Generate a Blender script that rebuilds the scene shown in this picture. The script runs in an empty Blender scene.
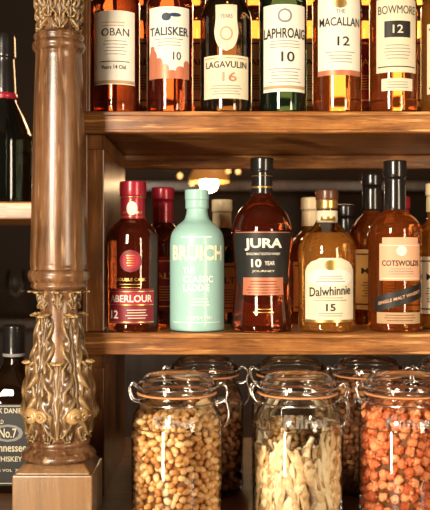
import bpy, bmesh, math, random
import numpy as np
from mathutils import Vector, Matrix, Euler
random.seed(7)
Z0 = 1.45          # camera / eye height
F = 885.0          # focal length in px
CY = -1.42
S = bpy.context.scene
S.view_settings.view_transform = 'Standard'

def wx(px, y): return (px-215.0)*(y-CY)/F
def wz(py, y): return Z0+(255.0-py)*(y-CY)/F

# ------------------------------------------------------------ materials
def newmat(name):
    m = bpy.data.materials.new(name); m.use_nodes = True
    nt = m.node_tree; nt.nodes.clear()
    out = nt.nodes.new('ShaderNodeOutputMaterial')
    return m, nt, out
def N(nt, t, **kw):
    n = nt.nodes.new(t)
    for k, v in kw.items(): setattr(n, k, v)
    return n
def pbr(name, col, rough=0.5, metal=0.0, trans=0.0, ior=1.45, coat=0.0, noise=0.0, nscale=60, emis=None, es=0, bump=0):
    m, nt, out = newmat(name)
    p = N(nt, 'ShaderNodeBsdfPrincipled')
    p.inputs['Base Color'].default_value = (*col, 1)
    p.inputs['Roughness'].default_value = rough
    p.inputs['Metallic'].default_value = metal
    p.inputs['Transmission Weight'].default_value = trans
    p.inputs['IOR'].default_value = ior
    p.inputs['Coat Weight'].default_value = coat
    if emis:
        p.inputs['Emission Color'].default_value = (*emis, 1)
        p.inputs['Emission Strength'].default_value = es
    tc = N(nt, 'ShaderNodeTexCoord')
    nz = N(nt, 'ShaderNodeTexNoise'); nz.inputs['Scale'].default_value = nscale
    nt.links.new(tc.outputs['Object'], nz.inputs['Vector'])
    if noise > 0:
        mx = N(nt, 'ShaderNodeMix', data_type='RGBA')
        mx.inputs['A'].default_value = (*[c*(1-noise) for c in col], 1)
        mx.inputs['B'].default_value = (*[min(1, c*(1+noise)) for c in col], 1)
        nt.links.new(nz.outputs['Fac'], mx.inputs['Factor'])
        nt.links.new(mx.outputs['Result'], p.inputs['Base Color'])
    if bump > 0:
        b = N(nt, 'ShaderNodeBump'); b.inputs['Strength'].default_value = bump
        b.inputs['Distance'].default_value = 0.002
        nt.links.new(nz.outputs['Fac'], b.inputs['Height'])
        nt.links.new(b.outputs['Normal'], p.inputs['Normal'])
    nt.links.new(p.outputs[0], out.inputs[0])
    return m
def wood(name, c1, c2, c3, axis='X', scale=1.0, rough=0.38, coat=0.25, wear=None, ridge_lit=None, metal=0.0, gp=(.50, .60), stretch=1.5, wt=(.57, .68), patchy=.6):
    m, nt, out = newmat(name)
    L = nt.links.new
    tc = N(nt, 'ShaderNodeTexCoord'); mp = N(nt, 'ShaderNodeMapping')
    sc = {'X': (stretch, 28, 28), 'Z': (28, 28, stretch), 'Y': (28, stretch, 28)}[axis]
    mp.inputs['Scale'].default_value = [v*scale for v in sc]
    L(tc.outputs['Object'], mp.inputs['Vector'])
    n1 = N(nt, 'ShaderNodeTexNoise'); n1.inputs['Scale'].default_value = 2.0
    n1.inputs['Detail'].default_value = 9; n1.inputs['Roughness'].default_value = .7
    n1.inputs['Distortion'].default_value = .6
    L(mp.outputs[0], n1.inputs['Vector'])
    r = N(nt, 'ShaderNodeValToRGB')
    e = r.color_ramp.elements
    e[0].position = .33; e[0].color = (*c1, 1)
    e[1].position = .68; e[1].color = (*c3, 1)
    k = e.new(.5); k.color = (*c2, 1)
    L(n1.outputs['Fac'], r.inputs['Fac'])
    n2 = N(nt, 'ShaderNodeTexNoise'); n2.inputs['Scale'].default_value = 10
    n2.inputs['Detail'].default_value = 6; n2.inputs['Roughness'].default_value = .6
    L(tc.outputs['Object'], n2.inputs['Vector'])
    r2 = N(nt, 'ShaderNodeValToRGB')
    r2.color_ramp.elements[0].position = .38; r2.color_ramp.elements[0].color = (.40, .33, .28, 1)
    r2.color_ramp.elements[1].position = .58; r2.color_ramp.elements[1].color = (1, 1, 1, 1)
    L(n2.outputs['Fac'], r2.inputs['Fac'])
    mx = N(nt, 'ShaderNodeMix', data_type='RGBA', blend_type='MULTIPLY')
    mx.inputs['Factor'].default_value = patchy
    L(r.outputs[0], mx.inputs['A']); L(r2.outputs[0], mx.inputs['B'])
    res = mx.outputs['Result']
    if wear:
        mp3 = N(nt, 'ShaderNodeMapping')
        mp3.inputs['Scale'].default_value = {'X': (9, 120, 120), 'Z': (120, 120, 9), 'Y': (120, 9, 120)}[axis]
        L(tc.outputs['Object'], mp3.inputs['Vector'])
        n3 = N(nt, 'ShaderNodeTexNoise'); n3.inputs['Scale'].default_value = 1.3; n3.inputs['Detail'].default_value = 5
        L(mp3.outputs[0], n3.inputs['Vector'])
        r3 = N(nt, 'ShaderNodeValToRGB'); r3.color_ramp.elements[0].position = wt[0]; r3.color_ramp.elements[1].position = wt[1]
        L(n3.outputs['Fac'], r3.inputs['Fac'])
        m3 = N(nt, 'ShaderNodeMix', data_type='RGBA'); m3.inputs['B'].default_value = (*wear, 1)
        L(r3.outputs[0], m3.inputs['Factor']); L(res, m3.inputs['A']); res = m3.outputs['Result']
        r5 = N(nt, 'ShaderNodeValToRGB'); r5.color_ramp.elements[0].position = .30; r5.color_ramp.elements[0].color = (.35, .27, .2, 1)
        r5.color_ramp.elements[1].position = .38; r5.color_ramp.elements[1].color = (1, 1, 1, 1)
        L(n3.outputs['Fac'], r5.inputs['Fac'])
        m5 = N(nt, 'ShaderNodeMix', data_type='RGBA', blend_type='MULTIPLY'); m5.inputs['Factor'].default_value = 1
        L(res, m5.inputs['A']); L(r5.outputs[0], m5.inputs['B']); res = m5.outputs['Result']
    p = N(nt, 'ShaderNodeBsdfPrincipled')
    if ridge_lit:
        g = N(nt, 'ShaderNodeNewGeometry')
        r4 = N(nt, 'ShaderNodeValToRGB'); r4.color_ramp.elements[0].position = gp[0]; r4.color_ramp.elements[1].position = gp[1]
        L(g.outputs['Pointiness'], r4.inputs['Fac'])  # light and shade of the carving painted into colour: ridges lighter, recesses darker
        m4 = N(nt, 'ShaderNodeMix', data_type='RGBA'); m4.inputs['B'].default_value = (*ridge_lit, 1)
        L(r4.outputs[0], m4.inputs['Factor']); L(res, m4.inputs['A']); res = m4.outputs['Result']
    p.inputs['Metallic'].default_value = metal
    p.inputs['Roughness'].default_value = rough; p.inputs['Coat Weight'].default_value = coat
    p.inputs['Coat Roughness'].default_value = .22
    L(res, p.inputs['Base Color'])
    b = N(nt, 'ShaderNodeBump'); b.inputs['Strength'].default_value = .3; b.inputs['Distance'].default_value = .0015
    L(n1.outputs['Fac'], b.inputs['Height']); L(b.outputs[0], p.inputs['Normal'])
    L(p.outputs[0], out.inputs[0])
    return m
def thin_glass(name, tint=(.97, .98, .96), refl=1.0, rough=.03, blend=.25):
    m, nt, out = newmat(name)
    t = N(nt, 'ShaderNodeBsdfTransparent'); t.inputs[0].default_value = (*tint, 1)
    g = N(nt, 'ShaderNodeBsdfGlossy'); g.inputs['Roughness'].default_value = rough
    g.inputs['Color'].default_value = (1, 1, 1, 1)
    lw = N(nt, 'ShaderNodeLayerWeight'); lw.inputs['Blend'].default_value = blend
    mt = N(nt, 'ShaderNodeMath', operation='MULTIPLY'); mt.inputs[1].default_value = refl; mt.use_clamp = True
    nt.links.new(lw.outputs['Fresnel'], mt.inputs[0])
    mx = N(nt, 'ShaderNodeMixShader')
    nt.links.new(mt.outputs[0], mx.inputs[0]); nt.links.new(t.outputs[0], mx.inputs[1]); nt.links.new(g.outputs[0], mx.inputs[2])
    nt.links.new(mx.outputs[0], out.inputs[0])
    return m
def liquid(name, col, deep, glow=.35):
    m, nt, out = newmat(name)
    g = N(nt, 'ShaderNodeBsdfPrincipled')
    g.inputs['Base Color'].default_value = (*col, 1); g.inputs['Roughness'].default_value = .02
    g.inputs['Transmission Weight'].default_value = 1; g.inputs['IOR'].default_value = 1.4
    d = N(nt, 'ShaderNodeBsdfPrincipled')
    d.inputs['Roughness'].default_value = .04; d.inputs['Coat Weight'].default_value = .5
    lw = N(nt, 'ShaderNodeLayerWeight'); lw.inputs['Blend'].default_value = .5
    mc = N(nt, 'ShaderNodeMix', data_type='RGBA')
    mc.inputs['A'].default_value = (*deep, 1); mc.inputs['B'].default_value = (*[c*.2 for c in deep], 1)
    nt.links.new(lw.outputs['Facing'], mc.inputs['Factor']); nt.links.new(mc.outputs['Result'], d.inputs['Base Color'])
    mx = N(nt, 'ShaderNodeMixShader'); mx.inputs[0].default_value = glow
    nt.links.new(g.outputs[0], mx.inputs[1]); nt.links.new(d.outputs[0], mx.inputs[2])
    nt.links.new(mx.outputs[0], out.inputs[0])
    return m
def attrmat(name, c1, c2, c3, rough=.5, bump=.4, ns=300):
    m, nt, out = newmat(name)
    a = N(nt, 'ShaderNodeAttribute', attribute_name='tone')
    r = N(nt, 'ShaderNodeValToRGB'); e = r.color_ramp.elements
    e[0].position = 0; e[0].color = (*c1, 1); e[1].position = 1; e[1].color = (*c3, 1)
    k = e.new(.5); k.color = (*c2, 1)
    tc = N(nt, 'ShaderNodeTexCoord'); nz = N(nt, 'ShaderNodeTexNoise'); nz.inputs['Scale'].default_value = ns
    nt.links.new(tc.outputs['Object'], nz.inputs['Vector'])
    ad = N(nt, 'ShaderNodeMath', operation='MULTIPLY_ADD'); ad.inputs[1].default_value = .9
    nt.links.new(nz.outputs['Fac'], ad.inputs[0])
    sb = N(nt, 'ShaderNodeMath', operation='SUBTRACT'); sb.inputs[1].default_value = .45
    nt.links.new(a.outputs['Fac'], sb.inputs[0]); nt.links.new(sb.outputs[0], ad.inputs[2])
    nt.links.new(ad.outputs[0], r.inputs[0])
    b = N(nt, 'ShaderNodeBump'); b.inputs['Strength'].default_value = bump; b.inputs['Distance'].default_value = .001
    nt.links.new(nz.outputs['Fac'], b.inputs['Height'])
    p = N(nt, 'ShaderNodeBsdfPrincipled'); p.inputs['Roughness'].default_value = rough
    nt.links.new(r.outputs[0], p.inputs['Base Color']); nt.links.new(b.outputs[0], p.inputs['Normal'])
    nt.links.new(p.outputs[0], out.inputs[0])
    return m

W_SHELF = wood('shelf_wood', (.085, .026, .007), (.38, .145, .036), (.60, .27, .075), 'X', wear=(.70, .37, .13), rough=.32, stretch=2.0, scale=1.1, wt=(.58, .70))
W_POST = wood('post_wood', (.07, .024, .008), (.25, .095, .026), (.40, .17, .05), 'Z', wear=(.44, .21, .07), stretch=1.8)
W_COL = wood('column_wood', (.060, .025, .010), (.175, .080, .034), (.30, .155, .072), 'Z', scale=1.3, rough=.28, coat=.4, wear=(.42, .25, .13), ridge_lit=(.42, .24, .10), gp=(.53, .62), stretch=1.3, wt=(.60, .74))
W_CARVE = wood('carved_wood', (.030, .014, .006), (.115, .060, .024), (.23, .13, .056), 'Z', scale=1.2, rough=.28, coat=.4, wear=(.34, .20, .09), ridge_lit=(.54, .34, .14), gp=(.505, .59), wt=(.60, .74))
W_CNT = wood('counter_wood', (.07, .028, .01), (.15, .06, .02), (.24, .10, .04), 'X')
M_PAPER = pbr('label_cream', (.76, .67, .49), .6, noise=.08)
M_WHITE = pbr('label_white', (.85, .80, .69), .6, noise=.06)
M_TAN = pbr('label_tan', (.50, .33, .17), .6, noise=.08)
M_BLACK = pbr('ink_black', (.012, .011, .011), .5)
M_NAVY = pbr('label_navy', (.02, .04, .09), .5)
M_RED = pbr('label_red', (.38, .013, .03), .5)
M_CRIM = pbr('label_crimson', (.20, .008, .022), .45)
M_GOLD = pbr('gold_foil', (.75, .48, .16), .3, metal=.9)
M_COPPER = pbr('copper_label', (.60, .20, .11), .4, metal=.3)
M_PEACH = pbr('label_peach', (.78, .42, .25), .5)
M_GREY = pbr('ink_grey', (.25, .24, .24), .5)
M_AQUA = pbr('aqua_coating', (.34, .585, .55), .38, noise=.04, coat=.2)
M_AQUAT = pbr('aqua_text', (.98, .96, .70), .5)
M_AQUAW = pbr('aqua_small_text', (.86, .96, .94), .5)
M_CAPBLK = pbr('capsule_black', (.012, .010, .010), .25, coat=.5)
M_CAPRED = pbr('capsule_red', (.36, .016, .035), .3, metal=.2, coat=.3)
M_CAPBRN = pbr('capsule_brown', (.10, .035, .015), .35, coat=.3)
M_CAPCRM = pbr('capsule_cream', (.66, .53, .32), .4)
M_STEEL = pbr('wire_steel', (.82, .80, .77), .2, metal=1)
M_RUB = pbr('rubber_seal', (.72, .30, .12), .5)
L_AMBER = liquid('whisky_amber', (.92, .34, .08), (.30, .07, .012), .26)
L_RED = liquid('whisky_sherry', (.66, .13, .035), (.10, .014, .006), .32)
L_GOLD = liquid('whisky_gold', (1.0, .56, .16), (.46, .18, .03), .32)
L_DARK = liquid('dark_glass', (.25, .12, .05), (.018, .009, .004), .45)
L_GREEN = liquid('green_glass', (.08, .15, .07), (.008, .018, .008), .5)
L_BLACK = liquid('black_glass', (.05, .06, .04), (.006, .007, .005), .55)
G_CLEAR = thin_glass('clear_glass', (.95, .95, .92), 1.0)
G_JAR = thin_glass('jar_glass', (.975, .98, .97), .95, .03, .36)
G_EMB = pbr('jar_embossing', (.90, .89, .85), .10, trans=.85, ior=1.5)

# ------------------------------------------------------------ mesh helpers
def empty(name, loc):
    e = bpy.data.objects.new(name, None); e.empty_display_size = .05
    S.collection.objects.link(e); e.location = loc
    return e
def mkobj(name, verts, faces, mats, parent=None, loc=(0, 0, 0), smooth=True, midx=None):
    me = bpy.data.meshes.new(name); me.from_pydata([tuple(v) for v in verts], [], faces)
    for m in (mats if isinstance(mats, (list, tuple)) else [mats]): me.materials.append(m)
    if midx is not None: me.polygons.foreach_set('material_index', midx)
    if smooth: me.polygons.foreach_set('use_smooth', [True]*len(me.polygons))
    me.update()
    o = bpy.data.objects.new(name, me); S.collection.objects.link(o); o.location = loc
    if parent: o.parent = parent
    return o
def box(name, x0, x1, y0, y1, z0, z1, mat, parent=None, bev=.002):
    c = ((x0+x1)/2, (y0+y1)/2, (z0+z1)/2); h = (abs(x1-x0)/2, abs(y1-y0)/2, abs(z1-z0)/2)
    v = [(sx*h[0], sy*h[1], sz*h[2]) for sx in (-1, 1) for sy in (-1, 1) for sz in (-1, 1)]
    f = [(0, 1, 3, 2), (4, 6, 7, 5), (0, 4, 5, 1), (2, 3, 7, 6), (0, 2, 6, 4), (1, 5, 7, 3)]
    o = mkobj(name, v, f, mat, parent, c, smooth=False)
    if bev:
        b = o.modifiers.new('bevel', 'BEVEL'); b.width = bev; b.segments = 2
    return o
def catmull(pts, n=6):
    out = []
    P = [pts[0]]+list(pts)+[pts[-1]]
    for i in range(1, len(P)-2):
        p0, p1, p2, p3 = [np.array(p, float) for p in P[i-1:i+3]]
        if np.allclose(p1, p2): continue
        for k in range(n):
            t = k/n
            q = .5*((2*p1)+(-p0+p2)*t+(2*p0-5*p1+4*p2-p3)*t*t+(-p0+3*p1-3*p2+p3)*t**3)
            out.append((float(max(q[0], 0)), float(q[1])))
    out.append(tuple(map(float, pts[-1])))
    return out
def lathe_geo(prof, segs=56, close_bottom=True, close_top=True):
    v = []; f = []
    n = len(prof)
    for (r, z) in prof:
        for k in range(segs):
            a = 2*math.pi*k/segs
            v.append((r*math.sin(a), -r*math.cos(a), z))
    for i in range(n-1):
        for k in range(segs):
            k2 = (k+1) % segs
            f.append((i*segs+k, i*segs+k2, (i+1)*segs+k2, (i+1)*segs+k))
    if close_bottom: f.append(tuple(reversed(range(segs))))
    if close_top: f.append(tuple((n-1)*segs+k for k in range(segs)))
    return v, f
def lathe(name, prof, mats, parent=None, loc=(0, 0, 0), segs=56, level=None, cb=True, ct=True):
    v, f = lathe_geo(prof, segs, cb, ct)
    midx = None
    if level is not None:
        midx = [1 if sum(v[i][2] for i in q)/len(q) > level else 0 for q in f]
    o = mkobj(name, v, f, mats, parent, loc, True, midx)
    return o
def tube(name, pts, r, mat, parent, cyc=False):
    cu = bpy.data.curves.new(name, 'CURVE'); cu.dimensions = '3D'
    sp = cu.splines.new('POLY'); P = pts
    sp.points.add(len(P)-1)
    for i, p in enumerate(P): sp.points[i].co = (*p, 1)
    sp.use_cyclic_u = cyc
    cu.bevel_depth = r; cu.bevel_resolution = 3; cu.materials.append(mat)
    o = bpy.data.objects.new(name, cu); S.collection.objects.link(o); o.parent = parent
    return o

# ------------------------------------------------------------ text
_tc = {}
def textgeo(s, bold=.012):
    if (s, bold) in _tc: return _tc[(s, bold)]
    cu = bpy.data.curves.new('t', 'FONT'); cu.body = s; cu.resolution_u = 3; cu.offset = bold
    o = bpy.data.objects.new('t', cu); S.collection.objects.link(o)
    dg = bpy.context.evaluated_depsgraph_get(); dg.update()
    me = bpy.data.meshes.new_from_object(o.evaluated_get(dg))
    bm = bmesh.new(); bm.from_mesh(me)
    xs = [v.co.x for v in bm.verts]; ys = [v.co.y for v in bm.verts]
    x0, x1, y0, y1 = min(xs), max(xs), min(ys), max(ys)
    for v in bm.verts:
        v.co.x = (v.co.x-x0)/(x1-x0)-.5; v.co.y = (v.co.y-y0)/(y1-y0)-.5
    for k in range(1, 20):
        x = -.5+k/20
        bmesh.ops.bisect_plane(bm, geom=bm.verts[:]+bm.edges[:]+bm.faces[:], plane_co=(x, 0, 0), plane_no=(1, 0, 0))
    bm.verts.index_update()
    r = ([tuple(v.co) for v in bm.verts], [tuple(v.index for v in f.verts) for f in bm.faces])
    bm.free(); bpy.data.objects.remove(o); bpy.data.curves.remove(cu); bpy.data.meshes.remove(me)
    _tc[(s, bold)] = r
    return r

# ------------------------------------------------------------ bottles
class Bottle:
    def __init__(self, px, y, zbase, prof, mat, name='whisky_bottle', level=None, s=None, clear=None, seg=6, rot=0):
        self.s = s or (y-CY)/F
        self.e = empty(name, (wx(px, y), y, zbase+.0008))
        self.e.rotation_euler[2] = rot
        self.p = catmull(prof, seg)
        s = self.s
        P = [(r*s, z*s) for r, z in self.p]
        mats = [mat, clear or G_CLEAR]
        lathe('bottle_glass', P, mats, self.e, level=(level*s if level else None))
        self.zz = [q[1] for q in self.p]; self.rr = [q[0] for q in self.p]
    def r(self, z): return float(np.interp(z, self.zz, self.rr))
    def cap(self, prof, mat, name='cap', seg=4):
        s = self.s
        lathe(name, [(r*s, z*s) for r, z in catmull(prof, seg)], mat, self.e, segs=40)
    def cyl(self, r, z0, z1, mat, name='band'):
        self.cap([(r-.5, z0), (r, z0+.4), (r, z0+.4), (r, z1-.4), (r, z1-.4), (r-.5, z1)], mat, name, 2)
    def patch(self, x0, x1, z0, z1, mat, off=.35, shape='rect', slant=0, name='label', nx=22, nz=8):
        v = []; f = []
        xc = (x0+x1)/2; hx = (x1-x0)/2
        if shape != 'rect': nz = 16
        for j in range(nz+1):
            t = j/nz; z = z0+(z1-z0)*t
            k = 1.0
            if shape == 'oval': k = math.sqrt(max(0, 1-(2*t-1)**2))
            if shape == 'arch': k = 1 if t < .75 else math.sqrt(max(0, 1-((t-.75)/.27)**2))
            if shape == 'shield': k = (math.sqrt(max(0, 1-(1-t/.45)**2)) if t < .45 else 1-.12*math.sin((t-.45)/.55*math.pi))
            for i in range(nx+1):
                x = xc+hx*k*(2*i/nx-1)
                zc = z+slant*x
                R = self.r(zc)+off
                a = x/self.r((z0+z1)/2)
                v.append((R*math.sin(a)*self.s, -R*math.cos(a)*self.s, zc*self.s))
        for j in range(nz):
            for i in range(nx):
                a = j*(nx+1)+i
                f.append((a, a+1, a+nx+2, a+nx+1))
        return mkobj(name, v, f, mat, self.e)
    def text(self, s, xc, zc, w, h, mat, off=.7, slant=0, bold=.012):
        V, Fc = textgeo(s, bold)
        rm = self.r(zc); v = []
        for (x, y, _) in V:
            X = xc+x*w; Z = zc+y*h+slant*X
            R = self.r(Z)+off; a = X/rm
            v.append((R*math.sin(a)*self.s, -R*math.cos(a)*self.s, Z*self.s))
        return mkobj('lettering', v, Fc, mat, self.e, smooth=False)
    def lines(self, xc, z0, n, w, mat, dz=2.6, h=.7, off=.7):
        for i in range(n):
            ww = w*random.uniform(.7, 1)
            self.patch(xc-ww/2, xc+ww/2, z0-i*dz, z0-i*dz+h, mat, off, nz=1, name='small_print')

def prof(R, hb, hs, rn, H, base=3):
    return [(R-3, 0), (R-.6, 1), (R, base), (R, base), (R, hb*.5), (R, hb), (R, hb), (R*.96, hb+(hs-hb)*.28), (R*.72, hb+(hs-hb)*.66),
            (rn*1.15, hb+(hs-hb)*.92), (rn, hs+3), (rn, hs+3), (rn*.97, H-1), (rn*.97, H-1), (rn*.8, H)]

# shelf levels
ZU1 = wz(111, 0); ZU0 = wz(133, 0)
ZM1 = wz(333, 0); ZM0 = wz(355, 0)
ZC = Z0-.395
ZL0 = wz(220, .1); ZL1 = ZL0+.03
XR = .62

# ------------------------------------------------------------ shelving
def shelf(name, x0, x1, z0, z1, depth=.38):
    e = empty(name, ((x0+x1)/2, 0, z0))
    def b(n, X0, X1, Y0, Y1, Za, Zb, bev=.002):
        cx = e.location
        return box(n, X0-cx[0], X1-cx[0], Y0, Y1, Za-cx[2], Zb-cx[2], W_SHELF, e, bev)
    b('shelf_board', x0, x1, .014, depth, z0+.006, z1, .001)
    b('front_edge', x0, x1, 0, .0135, z0, z1, .003)
    b('front_bead', x0, x1, -.004, .0, z1-.008, z1-.001, .0015)
    b('lower_bead', x0, x1, -.0025, .0, z0+.001, z0+.006, .0012)
    b('back_rail', x0+.03, x1, depth-.02, depth, z0-.022, z0+.0055, .002)
    return e
shelf('upper_shelf', wx(83, 0), XR, ZU0, ZU1)
shelf('middle_shelf', wx(83, 0), XR, ZM0, ZM1)
xp0 = wx(84, .02); xp1 = wx(104, .02)
for k, (za, zb) in enumerate([(ZC+.0005, ZM0-.023), (ZM1+.0005, ZU0-.023), (ZU1+.0005, Z0+.75)]):
    e = empty('shelf_side_post', (xp0, .02, za))
    h = zb-za
    w_ = (xp1-xp0) if k < 2 else (wx(90, .02)-xp0)
    box('panel', .0, w_, .002, .335, 0, h, W_POST, e, .002)
    if k < 2: box('panel_top', .0, w_, .002, .335, h, h+.0225, W_POST, e, .0)
    box('bead', -.002, .006, -.004, .0015, 0, h+(.0225 if k < 2 else 0), W_POST, e, .0015)
box('back_bar_counter', -1.3, 1.3, -.45, .50, ZC-.045, ZC, W_CNT, None, .004)
box('back_bar_cabinet', -1.28, 1.28, -.40, .48, 0, ZC-.0455, W_POST, None, .004)
box('left_bay_shelf', -1.2, xp0-.004, .07, .38, ZL0, ZL1, W_SHELF, None, .003)

# ------------------------------------------------------------ column
cyc = -.08
s = (cyc-CY)/F
ce = empty('carved_column', (wx(59, cyc), cyc, ZC))
def cz(py): return wz(py, cyc)-ZC
def CP(lst): return [(r*s, cz(py)) for r, py in lst]
lower = [(30, 457), (36, 456), (37, 453), (35, 449), (35, 449), (32, 447), (29, 444), (29, 444), (31, 441), (30, 438), (27, 436), (27, 432), (29.5, 422), (31, 408), (30, 392), (26.5, 370), (22, 345), (19, 320), (18.5, 300), (21, 292), (21, 290), (25, 289), (28, 286), (27, 283), (27, 283), (29.5, 280), (31, 275), (30, 271), (30, 271), (28, 269), (28.5, 265),
         (28.5, 262), (28.5, 262), (28, 240), (26.5, 170), (25, 110), (23, 54), (23, 54), (25.5, 51), (26.5, 47), (25.5, 44), (25.5, 44), (23.5, 42), (25, 38), (23.5, 35), (19, 34), (18, 28), (19, 10), (22, -12), (27, -35), (30, -50), (30, -50), (40, -52), (42, -60), (42, -60), (20, -62)]
cp = catmull(CP(lower), 5)
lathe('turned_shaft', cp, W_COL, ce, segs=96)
zz = np.array([q[1] for q in cp]); rr = np.array([q[0] for q in cp])
zz = np.maximum.accumulate(zz)
def cr(z): return float(np.interp(z, zz, rr))
LV = []; LF = []
def leaf(a0, z0, z1, hw, curl=.012, base=.002, lobes=5, twist=0, amp=1.0, rake=1.1):
    nu, nv = 30, 72
    i0 = len(LV); L = z1-z0
    for j in range(nv+1):
        v = j/nv
        env = (math.sin(math.pi*min(1, .20+.77*v)))**.5 if v < .98 else .35
        ph = lobes*v
        saw = (ph % 1.0)
        edge = .74+.26*math.sin(math.pi*min(1, saw*1.15))**.6
        tip = max(0, v-.74)/.26
        zz_ = z0+L*(v-.18*tip*tip)
        R0 = cr(z0+L*v)
        for i in range(nu+1):
            u = 2*i/nu-1
            au = abs(u)
            h = base+.0040*amp*math.exp(-(u/.11)**2)-.0018*amp*math.exp(-((au-.2)/.08)**2)
            h += .0026*amp*math.cos((ph-au*rake)*2*math.pi+math.pi)*(au**.5)*(1-.4*tip)
            h += .0055*amp*(1-(2*au-1)**2)
            h -= .0065*au**6
            h += curl*tip*tip*(1-.3*u*u)
            a = a0+u*hw*env*edge+twist*v
            zq = zz_+au*L*.07*(1-tip)
            R = R0+h
            LV.append((R*math.sin(a), -R*math.cos(a), zq))
    for j in range(nv):
        for i in range(nu):
            a = i0+j*(nu+1)+i
            LF.append((a, a+1, a+nu+2, a+nu+1))
def scroll(a0, zc, R, rs, sgn):
    pts = []
    for k in range(60):
        t = k/59; th = t*2.0*2*math.pi; q = rs*(1-.85*t)
        pts.append((q*math.cos(th)*sgn, q*math.sin(th), .005+.006*t))
    i0 = len(LV); m = 8
    for k, (x, z, o) in enumerate(pts):
        w = .0034*(1-.5*k/59)
        for q in range(m):
            b = 2*math.pi*q/m
            L = math.hypot(x, z)+1e-6
            xx = x+x/L*w*math.cos(b); z2 = z+z/L*w*math.cos(b)
            rad = cr(zc+z2)+o+w*math.sin(b)
            a = a0+xx/R
            LV.append((rad*math.sin(a), -rad*math.cos(a), zc+z2))
    for k in range(len(pts)-1):
        for q in range(m):
            a = i0+k*m+q; b2 = i0+k*m+(q+1) % m
            LF.append((a, b2, b2+m, a+m))
nl = 5
for k in range(nl):
    a = 2*math.pi*k/nl+.12
    leaf(a, cz(434), cz(346), .64, .012, .003, 4)
    a2 = 2*math.pi*(k+.5)/nl+.12
    leaf(a2, cz(410), cz(296), .56, .010, .0005, 5, amp=.85)
    scroll(a2-.16, cz(412), .050, .0085, 1)
    scroll(a2+.16, cz(412), .050, .0085, -1)
for k in range(nl*2):
    leaf(2*math.pi*(k+.5)/(nl*2)+.12, cz(437), cz(408), .26, .005, .002, 2, amp=.6)
for k in range(8):
    leaf(2*math.pi*k/8+.1, cz(308), cz(289), .34, .004, .001, 2, amp=.6)
for k in range(6):
    leaf(2*math.pi*k/6+.2, cz(33), cz(-18), .54, .022, .002, 4)
for k in range(6):
    leaf(2*math.pi*(k+.5)/6+.2, cz(22), cz(-48), .48, .022, .002, 5)
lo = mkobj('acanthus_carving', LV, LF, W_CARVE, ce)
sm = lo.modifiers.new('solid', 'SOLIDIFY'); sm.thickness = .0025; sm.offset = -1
hb = .058
zt = cz(457)
def frus(name, h0, h1, za, zb):
    v = [(x*h0, y*h0, za) for x, y in ((-1, -1), (1, -1), (1, 1), (-1, 1))]+[(x*h1, y*h1, zb) for x, y in ((-1, -1), (1, -1), (1, 1), (-1, 1))]
    f = [(3, 2, 1, 0), (4, 5, 6, 7), (0, 1, 5, 4), (1, 2, 6, 5), (2, 3, 7, 6), (3, 0, 4, 7)]
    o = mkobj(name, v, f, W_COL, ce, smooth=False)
    b = o.modifiers.new('bevel', 'BEVEL'); b.width = .002; b.segments = 2
frus('plinth_block', hb, hb, .0005, zt-.014)
frus('plinth_chamfer', hb-.003, hb-.014, zt-.0135, zt)
zz_top = cz(-62)
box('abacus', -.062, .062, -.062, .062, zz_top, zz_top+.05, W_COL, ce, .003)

# ------------------------------------------------------------ middle row bottles
YM = .050
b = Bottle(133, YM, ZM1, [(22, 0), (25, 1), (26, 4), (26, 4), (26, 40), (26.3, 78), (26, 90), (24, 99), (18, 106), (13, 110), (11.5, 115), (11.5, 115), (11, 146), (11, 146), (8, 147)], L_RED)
b.cap([(12, 110), (12.5, 111), (12.3, 120), (12, 133), (12, 133), (13.2, 134), (13.4, 146), (13, 148), (13, 148), (3, 148.6)], M_CAPRED)
b.cyl(12.7, 131.5, 133, M_GOLD); b.cyl(12.8, 112, 113, M_GOLD)
b.patch(-5, 5, 114, 128, M_WHITE, 1.2, 'oval', name='neck_label'); b.patch(-10, 10, 116, 118, M_GOLD, 1.1, name='neck_label')
b.patch(-25, 25, 8, 42, M_CRIM); b.patch(-25, 25, 27, 38, M_RED, .55)
b.text('ABERLOUR', 0, 32.5, 44, 7, M_WHITE, .9, bold=.02)
b.patch(-25, 25, 26, 26.8, M_GOLD, .8); b.patch(-25, 25, 39, 39.8, M_GOLD, .8); b.patch(-25, 25, 9, 10, M_GOLD, .8)
b.text('12', -17, 17, 9, 8, M_WHITE, bold=.02); b.lines(6, 21, 4, 24, M_PAPER)
b.patch(-11, 11, 58, 80, M_CRIM, .3, 'oval'); b.patch(-8, 8, 61, 77, M_RED, .6, 'oval'); b.lines(0, 74, 5, 9, M_GOLD, 2.4)
b.text('DOUBLE CASK', 0, 51, 30, 3, M_GOLD); b.lines(0, 46, 2, 26, M_GOLD, 3)
# aqua bottle
b = Bottle(197, YM, ZM1, [(24, 0), (26.4, 1), (27, 4), (27, 4), (27, 50), (27, 86), (27, 86), (25.5, 96), (20, 104), (13, 110), (10.6, 117), (10.4, 122), (10.4, 122), (10.2, 137), (10.2, 137), (8, 138)], M_AQUA)
b.cap([(11, 121), (11.6, 121.6), (11.6, 121.6), (11.6, 130), (11.6, 130), (12, 131), (12, 139), (12, 139), (11, 140), (2, 140.4)], M_AQUA)
b.text('BRUICH', 1, 77, 56, 15, M_AQUAT, bold=.04)
b.text('THE', -7, 60, 12, 6, M_AQUAW, bold=.03); b.text('CLASSIC', 2, 51.5, 30, 6.5, M_AQUAW, bold=.03); b.text('LADDIE', 0, 43, 26, 6.5, M_AQUAW, bold=.03)
b.lines(4, 32, 3, 20, M_AQUAW, 3); b.text('UNPEATED', 3, 14, 26, 3, M_AQUAW)
b.patch(-16, 16, 92, 93, M_AQUAW, .3); b.patch(-27, 27, 9, 9.6, M_AQUAW, .3)
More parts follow.
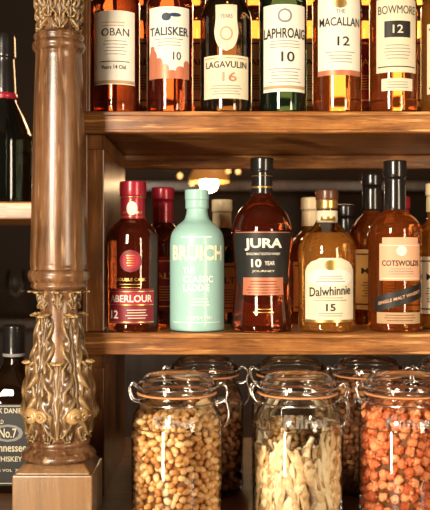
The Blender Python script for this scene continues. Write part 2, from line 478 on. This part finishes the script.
# hourglass bottle
b = Bottle(262, YM, ZM1, [(26, 0), (29.5, 1), (30.5, 5), (30, 14), (28, 35), (27.3, 52), (28.5, 70), (30, 88), (29.5, 102), (25, 116), (17, 126), (11.5, 132), (10, 139), (9.6, 145), (9.4, 169), (9.4, 169), (7, 170)], L_RED)
b.cap([(10.6, 136), (10.8, 137), (10.2, 150), (10.2, 158), (10.2, 158), (11.5, 158.6), (11.7, 170), (11, 171.6), (11, 171.6), (2, 172)], M_CAPBLK)
b.cyl(10.9, 141, 143.5, M_GOLD); b.cyl(10.6, 153, 154, M_GOLD)
b.patch(-33, 33, 47, 98, M_BLACK, nx=30, nz=16); b.patch(-32, 32, 96.5, 97.3, M_COPPER, .7)
b.text('JURA', 0, 85, 38, 12, M_WHITE, .8, bold=.035)
b.text('10', -7, 67, 10, 8, M_WHITE, .8, bold=.03); b.text('YEAR', 6, 67, 10, 4, M_WHITE, .8); b.text('SINGLE MALT SCOTCH WHISKY', 0, 76, 34, 2.4, M_WHITE, .8)
b.patch(-21, 21, 36, 53, M_COPPER, .8); b.lines(0, 49, 5, 34, M_BLACK, 2.8, off=1.1)
b.text('JOURNEY', 0, 59, 22, 2.5, M_PAPER, .8)
b.lines(0, 22, 2, 20, M_GOLD, 3, off=.4)
# golden bottle with cream label
b = Bottle(327, YM, ZM1, [(25, 0), (28, 1), (28.6, 5), (28.6, 5), (28.6, 45), (29, 72), (29, 78), (27, 88), (21, 97), (14, 104), (10.5, 110), (10, 116), (10, 134), (10, 134), (8, 135)], L_GOLD, level=97)
b.cap([(10.6, 121), (10.8, 121.5), (10.8, 121.5), (10.8, 130), (10.8, 130), (11.2, 131), (11, 138), (10, 139), (2, 139.4)], M_GOLD)
b.cap([(11.3, 130), (11.5, 130.4), (11.5, 130.4), (11.4, 138), (10, 139.5), (2, 139.8)], M_CAPBRN)
b.cyl(10.6, 107, 119, M_PAPER, 'neck_label'); b.patch(-7, 7, 109, 113, M_GOLD, 1.2)
b.patch(-27, 27, 12, 72, M_PAPER, shape='arch'); b.patch(-24, 24, 44, 62, M_WHITE, .6, 'oval')
b.patch(-6, 6, 60, 70, M_GOLD, .8, 'oval')
b.text('Dalwhinnie', 0, 40, 42, 9, M_BLACK, .9, slant=.06)
b.text('15', 0, 24, 9, 7, M_BLACK, .9, bold=.02); b.lines(0, 33, 2, 34, M_GREY, 2.4); b.lines(0, 18, 2, 30, M_GREY, 2.4)
b.lines(0, 54, 3, 30, M_GREY, 2.6, off=.9)
b.patch(-27, 27, 9.5, 12, M_GOLD, .5)
# tall dark-capsule bottle
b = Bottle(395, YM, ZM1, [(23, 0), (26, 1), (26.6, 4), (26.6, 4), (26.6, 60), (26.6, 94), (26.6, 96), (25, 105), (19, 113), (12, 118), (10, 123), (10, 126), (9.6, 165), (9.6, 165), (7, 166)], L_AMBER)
b.cap([(10.7, 120), (11, 121), (10.8, 135), (10.3, 152), (10.3, 152), (11.6, 153), (11.6, 167), (11, 168.5), (11, 168.5), (2, 169)], M_CAPBLK)
b.patch(-21, 23, 50, 86, M_PEACH, shape='rect'); b.patch(-18, 20, 86, 92, M_PEACH, .35)
b.patch(-19, 21, 52, 52.6, M_WHITE, .6); b.patch(-19, 21, 84, 84.6, M_WHITE, .6)
b.text('COTSWOLDS', 1, 67, 38, 5.5, M_BLACK, .7, bold=.02); b.patch(-4, 6, 74, 84, M_WHITE, .6, 'oval'); b.lines(1, 61, 3, 28, M_GREY, 2.4)
b.patch(-27, 27, 26, 41, M_BLACK, .5, slant=.28); b.text('SINGLE MALT WHISKY', 0, 33.5, 44, 3.2, M_PEACH, .9, slant=.28)
b.patch(-24, 24, 8, 19, M_TAN, .4); b.lines(0, 16, 3, 36, M_CRIM, 2.6)
YB = .185
def simple(px, y, zb, H, R, liq, capm, lab=None, hb=None, lo=None, name='whisky_bottle', caph=26, level=None, rn=8.6):
    hb = hb or H*.58; hs = hb+R*1.1
    bb = Bottle(px, y, zb, prof(R, hb, hs, rn, H), liq, name, level=level)
    bb.cap([(rn+.7, H-caph), (rn+1, H-caph+.6), (rn+.8, H-10), (rn+.8, H-10), (rn+1.6, H-9.4), (rn+1.6, H+1), (rn+1.6, H+1), (rn, H+2), (2, H+2.2)], capm)
    if lab:
        lw = R*1.05
        bb.patch(-lw, lw, hb*.18, hb*.86, lab)
        ink = M_BLACK if lab in (M_PAPER, M_WHITE, M_TAN, M_PEACH) else M_GOLD
        bb.patch(-lw*.9, lw*.9, hb*.80, hb*.815, ink, .6); bb.patch(-lw*.9, lw*.9, hb*.23, hb*.245, ink, .6)
        bb.text('MALT', 0, hb*.62, lw*1.2, 6, ink); bb.lines(0, hb*.48, 6, lw*1.3, ink)
    return bb
simple(163, YB, ZM1, 134, 22, L_RED, M_CAPRED, M_CRIM, caph=34, rn=9.6)
simple(222, YB, ZM1, 122, 21, L_GREEN, M_CAPCRM, M_TAN)
simple(311, YB, ZM1, 124, 21, L_GOLD, M_CAPCRM, M_PAPER)
simple(372, YB, ZM1, 148, 23, L_AMBER, M_CAPBLK, M_PAPER, caph=34)
simple(436, .10, ZM1, 142, 23, L_GOLD, M_CAPCRM, M_PAPER)
simple(345, .31, ZM1, 112, 20, L_DARK, M_CAPBLK, M_TAN)
simple(400, .31, ZM1, 120, 20, L_RED, M_CAPRED, M_TAN)

# ------------------------------------------------------------ upper row
YU = .050
def up(py): return 116.5-py
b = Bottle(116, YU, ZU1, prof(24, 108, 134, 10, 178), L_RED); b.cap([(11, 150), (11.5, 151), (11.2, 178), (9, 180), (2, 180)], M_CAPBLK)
b.patch(-23, 23, up(90), up(18), M_WHITE, nz=10); b.text('OBAN', 2, up(39), 27, 7.5, M_BLACK, bold=.0); b.lines(2, up(48), 5, 26, M_GREY, 3.2); b.text('Years 14 Old', 0, up(73), 24, 4, M_BLACK)
b.patch(-14, 16, up(68), up(67.3), M_BLACK, .7, nz=1); b.lines(0, up(30), 2, 30, M_TAN, 3); b.patch(-22, 22, up(89), up(86), M_TAN, .6, nz=1)
b = Bottle(170, YU, ZU1, prof(23.3, 104, 134, 10, 178), L_RED); b.cap([(11, 150), (11.5, 151), (11.2, 178), (9, 180), (2, 180)], M_CAPBLK)
b.patch(-22.5, 22.5, up(84), up(14), M_WHITE, nz=10); b.text('TALISKER', 0, up(38), 41, 8.5, M_NAVY, bold=.02); b.lines(0, up(46), 3, 30, M_GREY, 3)
b.text('10', 8, up(62), 8, 8, M_NAVY)
for (x0, x1, p0, p1) in [(-22, -12, 84, 56), (-14, -6, 84, 64), (-8, 0, 84, 70), (-2, 8, 84, 76), (7, 16, 84, 72), (15, 22, 84, 66), (-20, -15, 58, 52)]:
    b.patch(x0, x1, up(p0), up(p1), M_COPPER, .55, 'arch')
b.patch(-7, 2, up(28), up(20), M_NAVY, .6, 'oval'); b.patch(0, 12, up(24), up(20), M_NAVY, .6, 'oval')
b = Bottle(226, YU, ZU1, prof(26, 88, 128, 10, 172), L_DARK); b.cap([(11, 145), (11.5, 146), (11.2, 172), (9, 174), (2, 174)], M_CAPBLK)
b.patch(-25, 25, up(104), up(62), M_PAPER); b.text('LAGAVULIN', 0, up(71), 43, 6.5, M_BLACK); b.text('16', 3, up(83), 14, 9, M_COPPER); b.lines(0, up(92), 4, 34, M_GREY)
b.patch(-12, 12, up(58), up(12), M_PAPER, .4, 'shield'); b.text('YEARS', 0, up(24), 12, 4, M_GREY); b.patch(-6, 6, up(48), up(34), M_TAN, .8, 'oval'); b.patch(-4.6, 4.6, up(46.5), up(35.5), M_PAPER, 1.0, 'oval')
b.patch(-24, 24, up(65), up(64.4), M_GOLD, .7, nz=1)
b = Bottle(283, YU, ZU1, prof(24, 108, 138, 10, 178), L_GREEN); b.cap([(11, 150), (11.5, 151), (11.2, 178), (9, 180), (2, 180)], M_CAPBLK)
b.patch(-23.5, 23.5, up(97), up(12), M_WHITE, nz=10)
b.text('LAPHROAIG', 0, up(40), 45, 10, M_BLACK, bold=.02); b.lines(0, up(48), 3, 32, M_GREY, 3); b.text('10', 3, up(63), 13, 10, M_BLACK); b.patch(-7, 7, up(30), up(16), M_GREY, .6, 'oval'); b.patch(-5, 5, up(28), up(18), M_WHITE, .8, 'oval')
b.lines(0, up(75), 5, 34, M_GREY, 3.2); b.patch(-23, 23, up(94), up(91), M_TAN, .6, nz=1)
b = Bottle(337, YU, ZU1, [(22, 0), (24, 1), (24.6, 4), (24.6, 4), (24.6, 60), (24.8, 110), (24.8, 110), (23, 115), (12, 128), (10, 134), (10, 134), (9.6, 176), (9.6, 176), (8, 177)], L_AMBER)
b.cap([(11, 150), (11.5, 151), (11.2, 178), (9, 180), (2, 180)], M_CAPBLK)
b.patch(-24, 24, up(81), up(4), M_WHITE, nz=10); b.text('MACALLAN', 0, up(29), 43, 8.5, M_BLACK); b.text('THE', 0, up(19), 9, 4, M_GREY); b.text('12', 3, up(48), 12, 9, M_BLACK)
b.lines(0, up(59), 4, 30, M_GREY, 3.2); b.patch(-24, 24, up(81), up(76), M_COPPER, .6, nz=1); b.patch(-6, 6, up(16), up(6), M_GOLD, .6, 'oval')
b = Bottle(393, YU, ZU1, prof(23.8, 106, 134, 10, 178), L_AMBER); b.cap([(11, 150), (11.5, 151), (11.2, 178), (9, 180), (2, 180)], M_CAPBLK)
b.patch(-22, 22, up(78), up(6), M_PAPER, nz=10); b.text('BOWMORE', 0, up(17), 39, 8, M_BLACK, bold=.0); b.patch(-13, 13, up(44), up(28), M_BLACK, .6); b.text('12', 0, up(36), 10, 8, M_PAPER, 1.0)
b.lines(0, up(52), 5, 30, M_GREY, 3.2); b.patch(-20, 20, up(73), up(72), M_BLACK, .6, nz=1); b.patch(-16, 16, up(96), up(84), M_PAPER, .5); b.lines(0, up(88), 3, 24, M_GREY, 2.6)
simple(446, YU, ZU1, 175, 25, L_GOLD, M_CAPBLK, M_PAPER)
for px, lq, lb in [(143, L_RED, M_TAN), (197, L_AMBER, M_TAN), (254, L_AMBER, M_TAN), (309, L_AMBER, M_PAPER), (364, L_AMBER, M_CRIM), (414, L_GOLD, M_TAN)]:
    simple(px, YB, ZU1, 168, 21, lq, M_CAPBLK, lb)

# ------------------------------------------------------------ left bay bottles
WP = [(22, 0), (27, 1), (28, 5), (28, 5), (28, 62), (26.5, 72), (20, 88), (13, 102), (10.8, 112), (10, 130), (9.5, 168), (9.5, 168), (7, 169)]
for px in (4, -60):
    b = Bottle(px, .19, ZL1, WP, L_BLACK, 'wine_bottle')
    b.cap([(11.9, 111), (12.0, 112), (11.2, 130), (10.2, 145), (11.6, 147), (11.6, 153), (11, 168), (8, 171), (2, 172)], M_CAPBLK)
    b.cyl(13.4, 105, 111, M_CAPRED)
def square_bottle(px, y, zb, name):
    ss = (y-CY)/F
    e = empty(name, (wx(px, y), y, zb+.0008)); v = []; f = []
    pr = [(24, 0, 5), (26, 2, 5), (26, 88, 5), (25.5, 98, 4), (21, 108, 2.6), (14, 117, 2), (10, 124, 2), (9.5, 132, 2), (9.5, 158, 2)]
    n = 48
    for (h, z, ex) in pr:
        for k in range(n):
            a = 2*math.pi*k/n; c = math.cos(a); q = math.sin(a)
            m = (abs(c)**ex+abs(q)**ex)**(-1/ex)
            v.append((h*m*q*ss, -h*m*c*ss, z*ss))
    for i in range(len(pr)-1):
        for k in range(n):
            f.append((i*n+k, i*n+(k+1) % n, (i+1)*n+(k+1) % n, (i+1)*n+k))
    f.append(tuple(reversed(range(n)))); f.append(tuple((len(pr)-1)*n+k for k in range(n)))
    mkobj('bottle_glass', v, f, L_DARK, e)
    lathe('screw_cap', [(r*ss, z*ss) for r, z in catmull([(10.5, 130), (10.8, 131), (10.8, 131), (10.8, 160), (10.8, 160), (9.5, 162), (2, 162.4)], 3)], M_CAPBLK, e)
    lathe('cap_band', [(11*ss, 131*ss), (11.1*ss, 132*ss), (11.1*ss, 133*ss), (11*ss, 134*ss)], M_GREY, e, cb=False, ct=False)
    def fl(x0, x1, z0, z1, m, o):
        return mkobj('label', [(x0*ss, -(26+o)*ss, z0*ss), (x1*ss, -(26+o)*ss, z0*ss), (x1*ss, -(26+o)*ss, z1*ss), (x0*ss, -(26+o)*ss, z1*ss)], [(0, 1, 2, 3)], m, e, smooth=False)
    fl(-22, 22, 8, 87, M_BLACK, .5); fl(-20.5, 20.5, 85, 85.6, M_PAPER, .7); fl(-20.5, 20.5, 10, 10.7, M_PAPER, .7)
    for t, xc, zc, w, h in [('JACK DANIELS', 0, 80, 38, 6.5), ('OLD', -8, 70, 8, 4), ('No.7', 0, 59, 17, 9), ('Tennessee', 0, 45, 36, 8), ('WHISKEY', 0, 34, 28, 5), ('40% VOL  70cl', 0, 23, 30, 2.5)]:
        V, Fc = textgeo(t, .01)
        mkobj('lettering', [((xc+x*w)*ss, -(26.9)*ss, (zc+yy*h)*ss) for x, yy, _ in V], Fc, M_PAPER, e, smooth=False)
    V, Fc = textgeo('O', .0)
    mkobj('lettering', [((x*30)*ss, -(26.8)*ss, (59+yy*17)*ss) for x, yy, _ in V], Fc, M_GREY, e, smooth=False)
square_bottle(14, .085, ZC, 'bourbon_bottle')

# ------------------------------------------------------------ jars
def blob(rx, ry, rz, nu=10, nv=7, lump=0.0, rnd=None):
    v = []; f = []
    ph = [random.uniform(0, 6.28) for _ in range(4)]
    for j in range(1, nv):
        th = math.pi*j/nv
        for i in range(nu):
            a = 2*math.pi*i/nu
            x, y, z = math.sin(th)*math.cos(a), math.sin(th)*math.sin(a), math.cos(th)
            k = 1+lump*(math.sin(5*x+ph[0])*math.cos(5*y+ph[1])+math.sin(6*z+ph[2])*.7+random.uniform(-.3, .3))
            v.append(Vector((x*rx*k, y*ry*k, z*rz*k)))
    v.append(Vector((0, 0, rz))); v.append(Vector((0, 0, -rz)))
    t, b_ = len(v)-2, len(v)-1
    for j in range(nv-2):
        for i in range(nu):
            i2 = (i+1) % nu
            f.append((j*nu+i, (j+1)*nu+i, (j+1)*nu+i2, j*nu+i2))
    for i in range(nu):
        i2 = (i+1) % nu
        f.append((t, i, i2)); f.append((b_, (nv-2)*nu+i2, (nv-2)*nu+i))
    return v, f
class Mass:
    def __init__(s): s.v = []; s.f = []; s.t = []
    def add(s, v, f, M, tone):
        i0 = len(s.v)
        s.v += [tuple(M @ q) for q in v]; s.f += [tuple(i0+k for k in q) for q in f]; s.t += [tone]*len(v)
    def make(s, name, mat, parent):
        o = mkobj(name, s.v, s.f, mat, parent)
        a = o.data.attributes.new('tone', 'FLOAT', 'POINT'); a.data.foreach_set('value', s.t)
        return o
def pack(R, H, d, z0, tries=10000, dome=.01):
    pts = []; grid = {}
    def ok(p):
        k = tuple(int(math.floor(c/d)) for c in p)
        for a in (-1, 0, 1):
            for b_ in (-1, 0, 1):
                for c in (-1, 0, 1):
                    for q in grid.get((k[0]+a, k[1]+b_, k[2]+c), ()):
                        if (q[0]-p[0])**2+(q[1]-p[1])**2+(q[2]-p[2])**2 < d*d: return False
        grid.setdefault(k, []).append(p); return True
    for i in range(tries):
        a = random.uniform(0, 2*math.pi)
        if i % 4 == 0:
            r = R*math.sqrt(random.random()); z = z0+H-random.uniform(0, d*1.2)+dome*(1-(r/R)**2)
        else:
            r = R-random.uniform(0, 1)**2*d*1.8; z = z0+random.uniform(0, H)
        p = (r*math.sin(a), -r*math.cos(a), z)
        if ok(p): pts.append(p)
    return pts
C_NUT = attrmat('peanut_skin', (.46, .20, .055), (.80, .46, .17), (.96, .73, .40), .36)
C_CANDY = attrmat('candied_nut', (.42, .08, .02), (.82, .25, .09), (.96, .48, .22), .5, .8)
C_STRIP = attrmat('dried_strip', (.46, .27, .11), (.86, .66, .38), (.97, .86, .62), .5, 1.0, 130)
C_BROWN = attrmat('brown_mix', (.18, .05, .018), (.44, .17, .06), (.68, .34, .14), .45)
C_CORE = pbr('core_brown', (.22, .09, .035), .8)  # plain brown filler, keeps the packed pieces from being see-through
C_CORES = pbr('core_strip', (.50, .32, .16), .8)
def jar(px, y, kind, fill_px, rot=0):
    q = .00147
    e = empty('clip_top_jar', (wx(px, y), y, ZC+.0008)); e.rotation_euler[2] = rot
    outer = catmull([(38, 0), (43, 1), (45, 6), (45, 12), (45, 12), (45.2, 60), (45, 97), (45, 99), (43.5, 108), (39.5, 117), (36.5, 122), (36, 124), (36, 124), (38.5, 125), (39.3, 127), (39.3, 129), (37.5, 130), (35, 129.6), (34.5, 128)], 5)
    lathe('jar_body', [(r*q, zz*q) for r, zz in outer], G_JAR, e, segs=64, ct=False)
    lid = catmull([(34.5, 132.6), (37, 131.9), (39.2, 132.4), (39.8, 134), (39.8, 138), (39, 141), (37, 143), (35, 143.5), (35, 143.5), (33.5, 146), (30, 149.5), (24, 151), (14, 151.6), (1, 151.8)], 5)
    lathe('glass_lid', [(r*q, zz*q) for r, zz in lid], G_JAR, e, segs=64, cb=False)
    lathe('rubber_seal', [(r*q, zz*q) for r, zz in [(36, 130.1), (39.6, 130.1), (40.0, 130.7), (39.6, 131.4), (36, 131.4)]], M_RUB, e, segs=64, cb=False, ct=False)
    def ring(name, r, z, t=.0012):
        tube(name, [(r*q*math.sin(a), -r*q*math.cos(a), z*q) for a in [2*math.pi*k/64 for k in range(64)]], t, M_STEEL, e, True)
    ring('neck_wire', 38, 122.3); ring('lid_wire', 40.8, 137.5)
    for sgn, nm in ((1, 'clasp'), (-1, 'hinge')):
        for dy in (-1, 1):
            P = [(40.5, dy*7, 137.5), (44, dy*7, 139.5), (48, dy*7, 138), (50.5, dy*6.5, 132), (49, dy*6, 124), (51.5, dy*5.5, 114), (51, dy*5, 104), (48, dy*4, 98), (46.2, dy*2, 96)]
            if sgn < 0: P = [(40.5, dy*7, 137.5), (44, dy*7, 140), (47, dy*6.5, 137), (46.5, dy*6, 130), (43.5, dy*6, 124), (38.5, dy*6, 122.3)]
            P3 = catmull([(a[0], a[2]) for a in P], 4)
            pts = [(p[0]*sgn*q, dy*(7-5*k/len(P3) if sgn > 0 else 6.5)*q, p[1]*q) for k, p in enumerate(P3)]
            tube(nm+'_wire', pts, .0013, M_STEEL, e)
        if sgn > 0:
            tube('clasp_pull', [(46.2*q, t*2*q, 96*q) for t in (-1, 0, 1)], .0013, M_STEEL, e)
            tube('clasp_pivot', [(49*q, t*7*q, 124*q) for t in (-1, 0, 1)], .0018, M_STEEL, e)
            for dy in (-1, 1):
                tube('clasp_arm', [(38*q, dy*4*q, 122.3*q), (42*q, dy*6*q, 121*q), (49*q, dy*6*q, 124*q)], .0013, M_STEEL, e)
        else:
            tube('hinge_pivot', [(-47*q, t*7*q, 137*q) for t in (-1, 0, 1)], .0018, M_STEEL, e)
    V, Fc = textgeo('Kilner', .03); zc = 109
    rz = lambda Z: float(np.interp(Z, [o[1] for o in outer[:-8]], [o[0] for o in outer[:-8]]))
    mkobj('embossed_name', [((rz(zc+yy*12)+.5)*math.sin(x*46/43)*q, -(rz(zc+yy*12)+.5)*math.cos(x*46/43)*q, (zc+yy*12)*q) for x, yy, _ in V], Fc, G_EMB, e, smooth=False)
    Rf = (45-1.2)*q; H = (fill_px)*q-.006; m = Mass(); z0 = .0075
    def rnd(): return Euler([random.uniform(0, 6.28) for _ in range(3)]).to_matrix().to_4x4()
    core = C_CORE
    if kind == 'nuts' or kind == 'brown':
        for p in pack(Rf-.0052, H, .0083 if kind == 'nuts' else .0095, z0+.003):
            L = random.uniform(.0062, .0078); w = random.uniform(.0043, .0050)
            v, f = blob(w, w, L, 10, 8, .06)
            m.add(v, f, Matrix.Translation(p) @ rnd(), random.random())
        nm = 'peanuts' if kind == 'nuts' else 'roasted_nuts'; mt = C_NUT if kind == 'nuts' else C_BROWN
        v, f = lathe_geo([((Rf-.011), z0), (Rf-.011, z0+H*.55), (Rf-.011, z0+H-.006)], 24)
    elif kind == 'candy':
        for p in pack(Rf-.007, H, .0112, z0+.004):
            r = random.uniform(.0056, .0074)
            v, f = blob(r, r, r*1.1, 14, 10, .16)
            m.add(v, f, Matrix.Translation(p) @ rnd(), random.random())
            for _ in range(6):
                d = Vector((random.gauss(0, 1), random.gauss(0, 1), random.gauss(0, 1))).normalized()*r*.9
                rr_ = r*random.uniform(.3, .5)
                v, f = blob(rr_, rr_, rr_, 8, 6, .15)
                pp = Vector(p)+d
                if math.hypot(pp.x, pp.y) < Rf-.003: m.add(v, f, Matrix.Translation(pp), random.random())
        nm = 'candied_nuts'; mt = C_CANDY
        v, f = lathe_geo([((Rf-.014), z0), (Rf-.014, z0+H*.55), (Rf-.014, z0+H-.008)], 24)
    else:
        for k in range(190):
            a = random.uniform(0, 2*math.pi) if k % 2 else random.uniform(-1.4, 1.4)
            L = random.uniform(.055, .11); w = random.uniform(.0038, .0068); th = .0024
            tl = random.gauss(.12, .30)
            rad = Rf-.004-random.random()**1.3*.026
            Hl = H*(.90+.10*math.sin(a*1.3-.3))+random.uniform(-.020, .010)
            zc_ = random.uniform(z0+L*.40, max(z0+L*.42, Hl-L*.46*math.cos(tl)))
            if k % 4 == 0: zc_ = Hl-L*.46*math.cos(tl)
            bend = random.uniform(-.008, .008)
            vv = []; ff = []; n = 18; ph = random.uniform(0, 6); fq = random.uniform(12, 26)
            for i in range(n+1):
                t = i/n-.5; ww = w*(1-(abs(2*t))**5*.5)*(1+.12*math.sin(t*fq+ph)+random.uniform(-.06, .06))
                for (sx, sr) in ((-1, 0), (-.7, 1), (0, .7), (.7, 1), (1, 0), (.7, -1), (-.7, -1)):
                    loc = t*L; side = sx*ww+bend*math.cos(t*3+ph*.1)
                    xa = side*math.cos(tl)+loc*math.sin(tl); zl = -side*math.sin(tl)+loc*math.cos(tl)
                    rr_ = rad+sr*th+.0018*math.sin(t*fq+ph); aa = a+xa/max(rad, .02)
                    rr_ = min(rr_, Rf-.0005)
                    vv.append(Vector((rr_*math.sin(aa), -rr_*math.cos(aa), max(z0, zc_+zl))))
            for i in range(n):
                for c in range(7):
                    ff.append((i*7+c, i*7+(c+1) % 7, (i+1)*7+(c+1) % 7, (i+1)*7+c))
            ff.append((6, 5, 4, 3, 2, 1, 0)); ff.append(tuple(n*7+c for c in range(7)))
            m.add(vv, ff, Matrix.Identity(4), random.random())
        nm = 'dried_strips'; mt = C_STRIP; core = C_CORES
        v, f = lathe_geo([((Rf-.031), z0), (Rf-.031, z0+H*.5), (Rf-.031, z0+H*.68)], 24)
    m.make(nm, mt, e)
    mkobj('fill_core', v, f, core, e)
jar(177, -.12, 'nuts', 101)
jar(298, -.12, 'strips', 98, .12)
jar(404, -.12, 'candy', 112, -.08)
jar(204, .075, 'brown', 85)
jar(291, .075, 'nuts', 70, .1)
jar(368, .075, 'brown', 118)
jar(452, .075, 'candy', 90)

# ------------------------------------------------------------ room
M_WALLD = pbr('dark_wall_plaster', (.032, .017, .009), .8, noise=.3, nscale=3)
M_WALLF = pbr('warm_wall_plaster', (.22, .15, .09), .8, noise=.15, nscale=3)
M_CEIL = pbr('ceiling_paint', (.12, .08, .055), .8)
box('floor', -2.5, 2.5, -3.2, 2.6, -.1, -.001, W_CNT, None, 0)
box('ceiling', -2.5, 2.5, -3.2, 2.6, 2.9, 3.0, M_CEIL, None, 0)
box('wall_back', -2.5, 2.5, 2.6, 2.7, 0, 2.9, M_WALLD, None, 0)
box('wall_front', -2.5, 2.5, -3.3, -3.2, 0, 2.9, M_WALLF, None, 0)
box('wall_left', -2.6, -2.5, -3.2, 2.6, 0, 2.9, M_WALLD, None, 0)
box('wall_right', 2.5, 2.6, -3.2, 2.6, 0, 2.9, M_WALLF, None, 0)
W_BACK = wood('cabinet_wood', (.02, .008, .003), (.06, .025, .009), (.11, .045, .016), 'Z')
e = empty('display_cabinet', (0, 2.2, 0))
box('carcass', -1.4, 1.4, .1, .35, 0, 1.15, W_BACK, e, .004)
box('top_board', -1.4, 1.4, -.05, .35, 1.151, 1.19, W_BACK, e, .004)
box('upper_rail', -1.4, 1.4, .1, .3, 1.72, 1.76, W_BACK, e, .004)
for x in (-1.38, -.46, .46, 1.38): box('upright', x-.03, x+.03, .1, .3, 1.191, 1.719, W_BACK, e, .004)
def goblet(x, y, z):
    e = empty('wine_glass', (x, y, z))
    lathe('glass', catmull([(.034, 0), (.033, .003), (.006, .008), (.004, .03), (.004, .085), (.02, .10), (.038, .13), (.040, .155), (.033, .20)], 4), G_CLEAR, e, segs=32, ct=False)
for i in range(9): goblet(-.95+.13*i, 2.22, 1.1905)
for i, (x, lq) in enumerate([(.25, L_AMBER), (.36, L_RED), (.62, L_GOLD), (.75, L_AMBER), (.88, L_GREEN), (-1.1, L_RED)]):
    Bottle(0, 2.25, 1.1905, prof(26, 100, 130, 10, 180), lq, s=.0017).e.location.x = x

def pendant(px, py, y, k=1.0, es=26, ss=1.0):
    M_BULB = pbr('lamp_bulb', (1, .8, .5), .5, emis=(1, .70, .36), es=es)
    M_SHADE = pbr('amber_shade', (.45, .20, .06), .3, emis=(1, .38, .08), es=ss)
    zc = wz(py, y)
    e = empty('pendant_lamp', (wx(px, y), y, zc))
    lathe('bulb', [(r*k, z*k) for r, z in catmull([(.001, -.03), (.018, -.024), (.026, -.004), (.022, .016), (.012, .03), (.012, .045)], 4)], M_BULB, e, segs=24)
    lathe('shade', [(r*k, z*k) for r, z in catmull([(.060, .000), (.057, .015), (.045, .04), (.02, .06), (.014, .075)], 4)], M_SHADE, e, segs=32, cb=False)
    tube('cord', [(0, 0, .07*k), (0, 0, 2.9-zc-.001)], .003, M_CAPBLK, e)
pendant(209, 182, 1.9, 1.25, 60, .2)
pendant(300, 60, 1.9, 1.0, 8, .3); pendant(196, 40, 2.0, .8, 8, .3); pendant(364, 40, 1.9, 1.0, 10, .3); pendant(424, 74, 1.6, 1.4, 12, .4); pendant(252, 30, 1.9, .8, 8, .3)  # added lamps, put in for a warm glow behind the upper bottles
e = empty('added_bulb_string', (0, 2.0, wz(176, 2.0)))  # added bulbs, put in to give small warm bokeh spots behind the bottles
M_ADDBULB = pbr('added_bulb', (1, .7, .4), .5, emis=(1, .45, .13), es=3)
pts = []
for i, px in enumerate([180, 192, 228, 238]):
    x = wx(px, 2.0); z = -.03*math.sin(i*1.9)+.0
    pts.append((x, 0, z+.012))
    lathe('bulb', [(r, zz_+z) for r, zz_ in catmull([(.001, -.009), (.007, -.005), (.008, .002), (.004, .010), (.001, .011)], 3)], M_ADDBULB, e, (x, 0, 0), segs=12)
tube('wire', [(-1.2, 0, .25)]+pts+[(1.2, 0, .25)], .002, M_CAPBLK, e)

# ------------------------------------------------------------ lights
def area(name, loc, tgt, size, en, col, sy=None):
    l = bpy.data.lights.new(name, 'AREA'); l.energy = en; l.color = col; l.size = size
    if sy: l.shape = 'RECTANGLE'; l.size_y = sy
    o = bpy.data.objects.new(name, l); S.collection.objects.link(o); o.location = loc
    o.rotation_euler = (Vector(tgt)-Vector(loc)).to_track_quat('-Z', 'Y').to_euler()
def point(name, loc, en, col, r=.05):
    l = bpy.data.lights.new(name, 'POINT'); l.energy = en; l.color = col; l.shadow_soft_size = r
    o = bpy.data.objects.new(name, l); S.collection.objects.link(o); o.location = loc
area('key_light', (-.85, -1.9, Z0+.50), (0.05, 0, Z0-.08), .38, 56, (1, .85, .65), .7)
area('fill_light', (1.3, -1.7, Z0+.1), (0.1, 0, Z0-.1), .3, 25, (1, .80, .56), 1.0)
area('shelf_back_glow', (.15, .9, Z0+.55), (.1, .1, Z0+.05), .7, 5, (1, .60, .28), .3)
area('low_front_light', (-.75, -1.25, Z0-.55), (.12, -.1, Z0-.30), .12, 17, (1, .84, .62), .5)
point('back_room_light', (.3, 1.6, Z0+.9), 6, (1, .6, .3))
w = bpy.data.worlds.new('World'); S.world = w; w.use_nodes = True
w.node_tree.nodes['Background'].inputs[0].default_value = (.5, .35, .2, 1)
w.node_tree.nodes['Background'].inputs[1].default_value = .05

# ------------------------------------------------------------ camera
cam = bpy.data.cameras.new('camera'); co = bpy.data.objects.new('camera', cam); S.collection.objects.link(co)
co.location = (0, CY, Z0); co.rotation_euler = (math.pi/2, 0, 0)
cam.sensor_fit = 'VERTICAL'; cam.sensor_height = 36; cam.lens = F/510*36
cam.clip_start = .05
cam.dof.use_dof = True; cam.dof.focus_distance = 1.41; cam.dof.aperture_fstop = 5.0
S.camera = co
